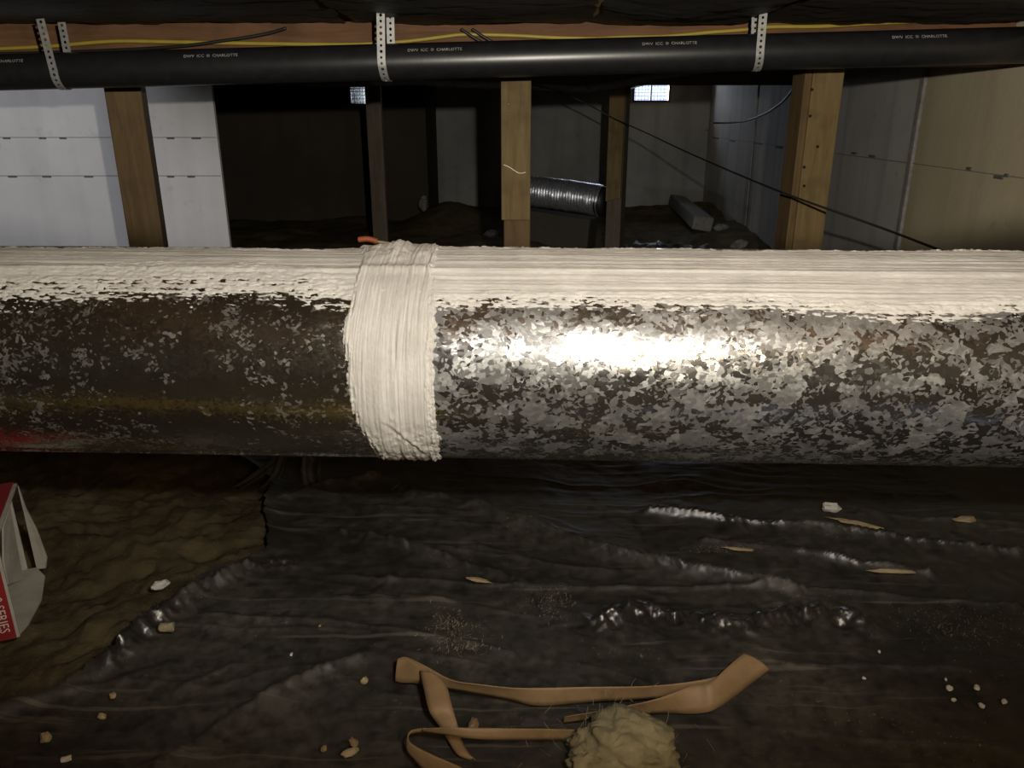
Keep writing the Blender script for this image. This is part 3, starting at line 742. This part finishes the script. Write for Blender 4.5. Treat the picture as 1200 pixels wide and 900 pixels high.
def sheet():
    xs = axis(-0.95, 1.15, 0.0032); ys = axis(0.30, 1.45, 0.0022); X, Y = np.meshgrid(xs, ys, indexing='ij')
    Z = 0.004+near_rel(X, Y)*0.35
    wx_ = X+0.05*fbm(X*4, Y*4, 61, 3); wy_ = Y+0.04*fbm(X*3, Y*3, 65, 3)+0.16*X
    rid = 1-np.abs(fbm(wx_*2.4, wy_*13, 71, 3, 0.5)); Z += 0.0022*np.clip(rid, 0, 1)**9
    rid2 = 1-np.abs(fbm(wx_*6+9, wy_*24, 75, 3, 0.5)); Z += 0.0006*np.clip(rid2, 0, 1)**6
    C_ = np.zeros(X.shape)
    for pl_, h, w, *cl in folds:
        g = [gpt(*p) for p in pl_]; g = [(q.x, q.y) for q in g]
        D = seg_dist(X, Y, g)
        Z += h*0.75*np.exp(-np.abs(D)/(w*0.75))*(0.8+0.35*fbm(X*14, Y*14, 81, 2))
        Z += h*0.12*np.exp(-(D/(w*1.6))**2)*(1-np.abs(fbm(X*60+Y*30, Y*34-X*10, 83, 3))*1.6)
        if cl and cl[0] == 1.0: Z += h*0.34*np.exp(-(D/(w*1.2))**2)*(0.5-np.abs(fbm(X*58+Y*26, Y*52-X*20, 183, 3, 0.6)))
        if cl: C_ = np.maximum(C_, cl[0]*np.clip(1.4*np.exp(-(D/(w*1.1))**2)*(0.75+0.9*fbm(X*11, Y*11, 89, 2)), 0, 1))
    # edge of the sheet on the left: bare dirt beyond
    bd = [(250, 520), (318, 565), (305, 610), (318, 650), (235, 690), (190, 722), (140, 768), (60, 815), (-60, 850), (-200, 880)]
    g = [gpt(*p) for p in bd]; g = np.array([(q.x, q.y) for q in g]); o_ = np.argsort(g[:, 1]); g = g[o_]
    xb = np.interp(Y, g[:, 1], g[:, 0])+0.008*fbm(Y*22, X*3, 87, 3)
    keep = (X > xb)[:-1, :-1]
    Z += 0.010*np.exp(-((X-xb)/0.02)**2)
    return tag(grid('plastic_sheet', np.stack([X, Y, Z], -1), M['poly'], keep, attr=('clean', C_)), 'wrinkled dusty black plastic sheet covering the ground', 'sheet')
sheet_o = sheet()
def surf(px, py):     # resting height helper: ground slightly above the sheet
    return gpt(px, py, 0.006)
# upturned clear-ish plastic tongues under the duct
def tongue(pts, w, label):
    P = smooth_path(pts, 8); V = []; Fc = []
    for i, p in enumerate(P):
        u = i/(len(P)-1); ww = w*(0.35+0.65*math.sin(math.pi*min(1, u*0.75+0.2)))
        for k in range(5):
            s = k/4-0.5
            V.append(p+Vector((s*ww, 0.25*ww*math.cos(s*6)+0.002*float(vnoise(u*14, k*1.3, 4)), 0)))
    for i in range(len(P)-1):
        for k in range(4): Fc.append((i*5+k, i*5+k+1, i*5+6+k, i*5+5+k))
    o = mesh('plastic_tongue', V, Fc, M['poly'], None, True); m = o.modifiers.new('thick', 'SOLIDIFY'); m.thickness = 0.0006
    tag(o, label, 'plastic scrap', 'plastic folds under the duct')
g0 = gpt(368, 575); tongue([g0+Vector((0, 0, 0.0)), g0+Vector((-.006, .02, .03)), g0+Vector((0.0, .05, .075)), g0+Vector((.0, .09, .12))], 0.030, 'shiny plastic fold standing up under the duct left of the mastic band')
g0 = gpt(276, 572); tongue([g0, g0+Vector((.03, .02, .015)), g0+Vector((.065, .05, .04)), g0+Vector((.09, .09, .08))], 0.020, 'leaning plastic fold under the duct, leftmost of three')
g0 = gpt(305, 574); tongue([g0, g0+Vector((.025, .015, .022)), g0+Vector((.035, .04, .06)), g0+Vector((.045, .08, .10))], 0.012, 'thin plastic fold under the duct, middle of three')

# ================================================================== TAN PAPER STRIPS
def ribbon(name, stations, label, sub=7, mat='tape', parent=None):
    """stations: (edge pixel a, height a, edge pixel b, height b)"""
    Lp_ = [gpt(a[0], a[1], za) for a, za, b, zb in stations]; Rp_ = [gpt(b[0], b[1], zb) for a, za, b, zb in stations]
    Lp_ = smooth_path(Lp_, sub); Rp_ = smooth_path(Rp_, sub); V = []; Fc = []; k = 5
    for a, b in zip(Lp_, Rp_):
        for j in range(k+1):
            u = j/k; q = a.lerp(b, u); V.append(q+Vector((0, 0, 0.0025*math.sin(math.pi*u))))
    for i in range(len(Lp_)-1):
        for j in range(k): Fc.append((i*(k+1)+j, i*(k+1)+j+1, (i+1)*(k+1)+j+1, (i+1)*(k+1)+j))
    o = mesh(name, V, Fc, M[mat], parent, True); m = o.modifiers.new('thick', 'SOLIDIFY'); m.thickness = 0.0006; m.offset = 0
    return o
z0_ = 0.012
stripA = empty('paper_strip', gpt(640, 815, 0.006)); tag(stripA, 'long twisted strip of tan masking paper, folded double at its right end', 'paper strip')
def part_rel(o, parent):
    o.parent = parent; o.matrix_parent_inverse = Matrix.Translation(-Vector(parent.location)); return o
part_rel(ribbon('strip_length', [((478, 770), .030, (466, 799), .012), ((500, 781), .034, (490, 801), .014), ((530, 797), .034, (522, 807), .018), ((562, 802), .030, (556, 813), .012), ((600, 806), .028, (596, 820), .010), ((640, 806), .028, (632, 827), .010), ((690, 805), .028, (690, 823), .010), ((760, 804), .028, (765, 819), .010), ((815, 798), .028, (822, 815), .012), ((848, 789), .030, (862, 808), .014), ((868, 768), .032, (902, 785), .016)], ''), stripA)
part_rel(ribbon('strip_fold', [((872, 765), .040, (902, 784), .030), ((852, 782), .040, (880, 801), .022), ((832, 800), .036, (842, 829), .018), ((812, 803), .032, (818, 836), .012), ((770, 819), .030, (775, 836), .010), ((720, 830), .026, (722, 841), .010), ((662, 840), .022, (660, 848), .010)], ''), stripA)
part_rel(ribbon('strip_tail', [((492, 786), .036, (518, 797), .038), ((497, 808), .034, (524, 806), .036), ((503, 833), .030, (530, 829), .032), ((514, 850), .018, (537, 852), .018), ((524, 866), .012, (541, 867), .012), ((536, 884), .012, (549, 881), .012), ((552, 891), .009, (557, 891), .009)], ''), stripA)
part_rel(ribbon('strip_end', [((466, 772), .032, (463, 798), .012), ((476, 770), .036, (472, 800), .014), ((488, 778), .037, (487, 799), .02), ((505, 786), .038, (507, 793), .03)], ''), stripA)
stripB = empty('paper_strip', gpt(600, 860, 0.006)); tag(stripB, 'narrow tan masking paper strip curling back on itself beside the yellow lump', 'paper strip')
part_rel(ribbon('strip_length', [((676, 855), .026, (676, 867), .014), ((620, 854), .032, (620, 867), .020), ((560, 853), .040, (560, 866), .032), ((520, 853), .042, (520, 861), .034), ((495, 855), .032, (494, 857), .03)], ''), stripB)
part_rel(ribbon('strip_curl', [((495, 854.5), .032, (494, 858), .028), ((482, 858), .030, (479, 862), .026), ((479, 866), .030, (476, 878), .022), ((486, 874), .030, (484, 890), .018), ((510, 886), .030, (500, 906), .014), ((545, 902), .030, (530, 925), .010), ((570, 925), .026, (545, 950), .008)], ''), stripB)

# ================================================================== YELLOW INSULATION LUMP
c = gpt(726, 905, 0.0)
lump = empty('insulation_lump', (c.x, c.y, 0.008)); tag(lump, 'ragged lump of yellow insulation at the bottom edge', 'insulation')
bm = bmesh.new(); bmesh.ops.create_icosphere(bm, subdivisions=5, radius=1.0)
for v in bm.verts:
    d = v.co.copy()
    n = 0.17*float(fbm(d.x*1.9+d.z*1.3, d.y*1.9+d.z*0.9, 201, 5, 0.6))+0.03*float(fbm(d.x*9, d.z*9+d.y*5, 205, 4, 0.7))
    r = 1+n
    v.co = Vector((d.x*0.047*r, d.y*0.036*r, max(-0.004, 0.020+d.z*0.026*r)))
    if d.x < -0.2: v.co.z *= 1-0.35*min(1, -d.x-0.2)
from_bm('insulation_body', bm, M['foam'], lump, True)
random.seed(9)
def strands(name, center, n, spread, length, r, mat, parent=None, zmin=0.0):
    V = []; Fc = []
    for i in range(n):
        p = Vector(center)+Vector((random.gauss(0, spread[0]), random.gauss(0, spread[1]), abs(random.gauss(0, spread[2]))))
        a = random.uniform(0, 6.283); e = random.uniform(-0.3, 0.9); d = Vector((math.cos(a)*math.cos(e), math.sin(a)*math.cos(e), math.sin(e)))
        L_ = length*random.uniform(0.4, 1.2); k = Vector((random.uniform(-1, 1), random.uniform(-1, 1), random.uniform(-.4, .6)))*0.35*L_
        b = len(V)
        for j in range(4):
            u = j/3; q = p+d*L_*u+k*u*u
            V.append(q+Vector((r, 0, 0))); V.append(q+Vector((-r*.5, r*.8, 0))); V.append(q+Vector((-r*.5, -r*.8, r)))
        for j in range(3):
            for m_ in range(3): Fc.append((b+j*3+m_, b+j*3+(m_+1) % 3, b+j*3+3+(m_+1) % 3, b+j*3+3+m_))
    return mesh(name, V, Fc, M[mat], parent)
o = strands('loose_fibre', (0, 0, 0.024), 260, (0.028, 0.022, 0.012), 0.012, 0.00025, 'foam', lump); o['kind'] = 'stuff'
# unseen yellow slab, added only for the streak it mirrors in the duct
xs = axis(-0.80, -0.12, 0.006); ys = axis(0.30, 0.45, 0.006); X, Y = np.meshgrid(xs, ys, indexing='ij')
ed = np.minimum(np.minimum(X+0.80, -0.12-X), np.minimum(Y-0.30, 0.45-Y))
Z = 0.020+0.036*np.clip(ed/0.03, 0, 1)**0.5+0.006*fbm(X*14, Y*14, 401, 4)
tag(grid('streak_reflector', np.stack([X, Y, Z], -1), M['duct_streak']), 'added yellow slab on the ground out of view, put there for its streak in the duct', 'insulation')
def fluff(px, py, n, sx, sy, label):
    g = surf(px, py)
    o = strands('fibre_scatter', (g.x, g.y, 0.007), n*3, (sx*.7, sy*.7, 0.001), 0.0035, 0.00025, 'fluff')
    tag(o, label, 'fibres'); o['kind'] = 'stuff'
fluff(530, 738, 90, 0.025, 0.022, 'pale insulation fibres scattered on the plastic left of centre')
fluff(648, 708, 60, 0.022, 0.026, 'pale insulation fibres scattered on the plastic near the middle')
fluff(1120, 735, 110, 0.06, 0.03, 'pale fibres and crumbs scattered on the plastic at the right')
fluff(545, 760, 40, 0.02, 0.01, 'pale insulation fibres above the paper strip')
fluff(850, 645, 45, 0.03, 0.008, 'pale fibres lying along a plastic fold right of centre')

# ================================================================== CARTON
def carton():
    C = Vector((-0.547, 0.716, 0.006)); D = Vector((-0.609, 0.855, 0.006)); Hc = 0.122; Lc = 0.26
    e = (D-C).normalized(); w = (D-C).length; n = Vector((-e.y, e.x, 0))
    if n.x > 0: n = -n                                        # towards the closed end, left of frame
    t = empty('carton', C, (0, 0, math.atan2(e.y, e.x)))       # local x along the mouth, y into the box
    tag(t, 'red and white cardboard carton with a torn open end at the left edge', 'box')
    th = 0.003
    sg = 1.0
    Rm = Matrix.Rotation(-math.atan2(e.y, e.x), 3, 'Z'); ny = (Rm @ n).y; sg = 1.0 if ny > 0 else -1.0
    def panel(name, x0, x1, y0, y1, z0, z1, mat):
        return from_bm(name, box_bm(x1-x0, abs(y1-y0), z1-z0, 0.0007, ((x0+x1)/2, sg*(y0+y1)/2, (z0+z1)/2)), mat, t)
    panel('front_panel', 0, th, 0.0, Lc, 0, Hc, M['card']); panel('back_panel', w-th, w, 0.01, Lc, 0, Hc, M['card'])
    panel('bottom_panel', th, w-th, 0, Lc, 0, th, M['card']); panel('top_panel', th, w-th, 0.0, Lc, Hc-th, Hc, M['card'])
    panel('end_panel', th, w-th, Lc-th, Lc, th, Hc-th, M['card'])
    panel('red_facing', -0.0008, 0.0, 0.003, Lc, 0.001, Hc, M['red']); panel('red_facing', 0.0, w, 0.004, Lc, Hc, Hc+0.0008, M['red'])
    # torn flaps at the mouth (bent outwards, away from the box)
    def flap(name, pts, mat):
        V = [Vector((x, sg*y, z)) for x, y, z in pts]
        o = mesh(name, V, [tuple(range(len(V)))], mat, t); m = o.modifiers.new('thick', 'SOLIDIFY'); m.thickness = 0.0022; m.offset = 0
        return o
    flap('side_flap', [(w-0.002, 0.0, 0.0), (w-0.002, 0.0, Hc-0.004), (w-0.004, -0.003, 0.088), (w-0.006, -0.010, 0.055), (w-0.006, -0.014, 0.015), (w-0.004, -0.010, 0.0)], M['card'])
    flap('side_flap', [(w-0.03, 0.012, 0.004), (w-0.02, 0.010, 0.10), (w-0.045, 0.016, 0.085), (w-0.06, 0.02, 0.05), (w-0.065, 0.02, 0.02)], M['card'])
    flap('bottom_flap', [(0.004, 0.0, 0.002), (w-0.004, 0.0, 0.002), (w-0.030, -0.012, 0.0015), (w*0.45, -0.014, 0.0015), (0.02, -0.006, 0.0015)], M['card'])
    flap('torn_scrap', [(w*0.62, 0.03, 0.05), (w*0.66, 0.03, 0.08), (w*0.72, 0.034, 0.078), (w*0.70, 0.034, 0.048)], M['red'])
    # lettering reading downwards along the mouth edge of the red front
    me = text_mesh('0 SERIES', 0.0135)
    bm = bmesh.new(); bm.from_mesh(me); wt = max(v.co.x for v in bm.verts)
    for v in bm.verts:
        u, q = v.co.x, v.co.y
        v.co = Vector((-0.0014, sg*(0.0065+0.0100-q), 0.010+(wt-u)*0.95))
    bm.to_mesh(me); bm.free(); me.materials.clear(); me.materials.append(M['white'])
    o = bpy.data.objects.new('lettering', me); COL.objects.link(o); o.parent = t
    for (cx, cy, r) in ((0.045, 0.045, 0.016), (0.105, 0.034, 0.014)):
        bm = bmesh.new()
        for i in range(14):
            a0, a1 = i/14*5.2, (i+1)/14*5.2
            vs = [bm.verts.new((cx+r_*math.cos(a), sg*(cy+r_*math.sin(a)), Hc+0.0013)) for r_, a in ((r, a0), (r, a1), (r*0.62, a1), (r*0.62, a0))]
            bm.faces.new(vs)
        from_bm('printed_mark', bm, M['white'], t)
carton()

# ================================================================== CHIPS AND CRUMBS
def chip(name, px, py, size, mat, label, seed, cat='debris', group=None, z=0.006, flat=0.5, rz=None):
    random.seed(seed); g = gpt(px, py, z)
    bm = bmesh.new(); bmesh.ops.create_icosphere(bm, subdivisions=2, radius=0.5)
    for v in bm.verts:
        d = v.co.normalized(); k = 1+0.30*float(fbm(d.x*1.7+seed, d.y*1.7+d.z*2.1, seed, 3))
        q = d*0.5*k*0.72
        q.x = round(q.x*4.2)/4.2*0.5+q.x*0.5
        v.co = Vector((q.x*size[0], q.y*size[1], q.z*size[2]))
    zmin = min(v.co.z for v in bm.verts)
    for v in bm.verts: v.co.z -= zmin
    o = from_bm(name, bm, M[mat]); o.location = g; o.rotation_euler = (0, 0, random.uniform(0, 3) if rz is None else rz)
    tag(o, label, cat, group); return o
chip('white_chip', 189, 690, (0.026, 0.016, 0.016), 'white', 'white chip on bare dirt beside the plastic edge', 3, rz=0.5)
chip('foam_chunk', 196, 740, (0.030, 0.018, 0.016), 'foam', 'yellow foam chunk on the crumpled plastic edge at left', 5, z=0.02, rz=0.2)
chip('white_chip', 308, 820, (0.012, 0.009, 0.008), 'white', 'small white chip above the soft plastic ridge at lower left', 7)
chip('tan_crumb', 427, 802, (0.012, 0.010, 0.010), 'tanchip', 'tan crumb left of the paper strip loop', 9)
chip('tan_crumb', 375, 735, (0.006, 0.005, 0.005), 'tanchip', 'tiny pale crumb below the long left fold', 10)
chip('tan_crumb', 342, 768, (0.007, 0.004, 0.004), 'white', 'tiny white crumb on flat plastic at lower left', 12)
chip('paper_scrap', 972, 600, (0.036, 0.020, 0.020), 'white', 'crumpled white paper scrap on the plastic under the duct at right', 13, z=0.012, rz=-0.2)
chip('insulation_crumb', 1000, 615, (0.090, 0.012, 0.008), 'tanchip', 'long tan insulation crumb below the white paper scrap', 14, z=0.012, rz=-0.5)
chip('insulation_crumb', 1132, 612, (0.045, 0.022, 0.010), 'tanchip', 'tan insulation crumb near the right edge under the duct', 15, z=0.008, rz=0.1)
chip('insulation_crumb', 1050, 672, (0.085, 0.010, 0.007), 'tanchip', 'tan insulation sliver along a plastic fold at right', 16, z=0.014, rz=-0.1)
chip('insulation_crumb', 868, 645, (0.060, 0.010, 0.006), 'tanchip', 'tan insulation sliver right of centre below a bright fold', 26, z=0.010, rz=-0.15)
chip('tan_crumb', 562, 682, (0.040, 0.012, 0.006), 'tanchip', 'tan sliver at the end of the middle fold', 28, z=0.010, rz=-0.3)
chip('cardboard_bit', 555, 852, (0.022, 0.014, 0.010), 'tape', 'small tan cardboard bit behind the narrow paper strip', 17, z=0.004)
chip('tan_crumb', 410, 886, (0.020, 0.012, 0.010), 'tanchip', 'tan crumb near the bottom edge left of the paper strips', 18)
chip('tan_crumb', 415, 873, (0.015, 0.010, 0.008), 'tape', 'orange-tan crumb near the bottom edge', 19)
chip('tan_crumb', 380, 880, (0.008, 0.008, 0.008), 'tape', 'dark orange crumb near the bottom, left of the tan crumb', 29)
chip('tan_crumb', 55, 868, (0.016, 0.012, 0.012), 'tanchip', 'tan crumb at the lower left corner', 20)
chip('tan_crumb', 78, 892, (0.016, 0.008, 0.008), 'white', 'pale crumb at the bottom left edge', 21)
chip('tan_crumb', 120, 842, (0.010, 0.008, 0.008), 'tanchip', 'pale crumb in the dark plastic left of the soft ridge', 22)
chip('tan_crumb', 133, 818, (0.010, 0.008, 0.008), 'tanchip', 'reddish crumb in the dark plastic, upper of two', 23)
for i, (px, py, s, lb) in enumerate(((1112, 810, .010, 'pale crumb, left of the lower-right cluster'), (1144, 808, .010, 'pale crumb, top right of the lower-right cluster'),
        (1150, 829, .009, 'pale crumb, lowest of the lower-right cluster'), (1117, 822, .007, 'small pale crumb inside the lower-right cluster'), (1030, 765, .005, 'tiny pale crumb alone between the bright crumple and the right edge'),
        (1176, 824, .009, 'pale crumb nearest the right edge in the lower-right cluster'), (1012, 796, .006, 'tiny pale crumb right of the folded paper strip end'), (1108, 797, .005, 'tiniest pale crumb above the lower-right cluster'))):
    chip('pale_crumb', px, py, (s, s*.8, s*.7), 'white', lb, 40+i, group='pale crumbs at lower right')

# ---- things behind the duct
st = empty('marker_stake', (-0.30, 1.45, 0)); tag(st, 'thin red-tipped stake poking up behind the duct by the mastic band', 'stake')
q0 = pt(475, 292, 1.45)-st.location; q1 = pt(442, 283, 1.45)-st.location; q2 = pt(420, 281, 1.45)-st.location
tube('stake_rod', [(q0.x+0.06, 0.02, -0.02), (q0.x+0.02, 0.0, q0.z-0.05), q0, q1], 0.0028, M['tanchip'], st, 8)
tube('stake_tip', [q1, (q1+q2)/2+Vector((0, 0, 0.003)), q2], 0.0055, M['stick'], st, 8)
def rock(px, py, Y, size, label, seed, mat='rock', rz=0.0):
    p = pt(px, py, Y); gz = float(ground_z(p.x, Y))
    o = chip('rubble_stone', 600, 600, size, mat, label, seed, 'rubble', 'rubble in the background', rz=rz)
    o.location = (p.x, Y, min(p.z-size[2]/2, gz)-0.01 if abs(p.z-gz) > 0.3 else gz-0.015); return o
rock(510, 274, 4.2, (0.075, 0.06, 0.12), 'pale broken block standing behind the duct right of the band', 71)
rock(496, 218, 6.0, (0.09, 0.08, 0.16), 'pale stone on the earth mound at the dark wall corner', 72)
rock(545, 262, 4.6, (0.16, 0.1, 0.06), 'flat grey stone between the mound and the face-board post', 73)
rock(575, 250, 5.2, (0.12, 0.1, 0.07), 'grey stone on the ground left of the face-board post', 74)
rock(845, 262, 5.4, (0.13, 0.10, 0.08), 'grey stone near the foot of the right wall', 75)
rock(868, 280, 4.8, (0.14, 0.12, 0.08), 'grey stone nearest the duct by the right wall', 76)
rock(288, 283, 3.9, (0.10, 0.06, 0.06), 'dark stone beside the corner of the pale wall', 77)
# wet-looking plastic on the low ground at the back
xs = axis(0.15, 1.25, 0.02); ys = axis(3.6, 4.9, 0.02); X, Y = np.meshgrid(xs, ys, indexing='ij')
rid = 1-np.abs(fbm(X*4, Y*6, 301, 4)); Z = ground_z(X, Y)+0.012+0.030*np.clip(rid, 0, 1)**4
e = np.minimum(np.minimum(X-0.15, 1.25-X), np.minimum(Y-3.6, 4.9-Y))+0.05*fbm(X*5, Y*5, 303, 3)
pp = pt(724, 190, 4.42)
o = grid('plastic_scrap', np.stack([X, Y, Z], -1), M['poly'], ((e > 0.02) & (np.maximum(np.abs(X-pp.x), np.abs(Y-pp.y)) > 0.09))[:-1, :-1])
tag(o, 'crumpled plastic lying on the low ground below the silver hose', 'plastic scrap')
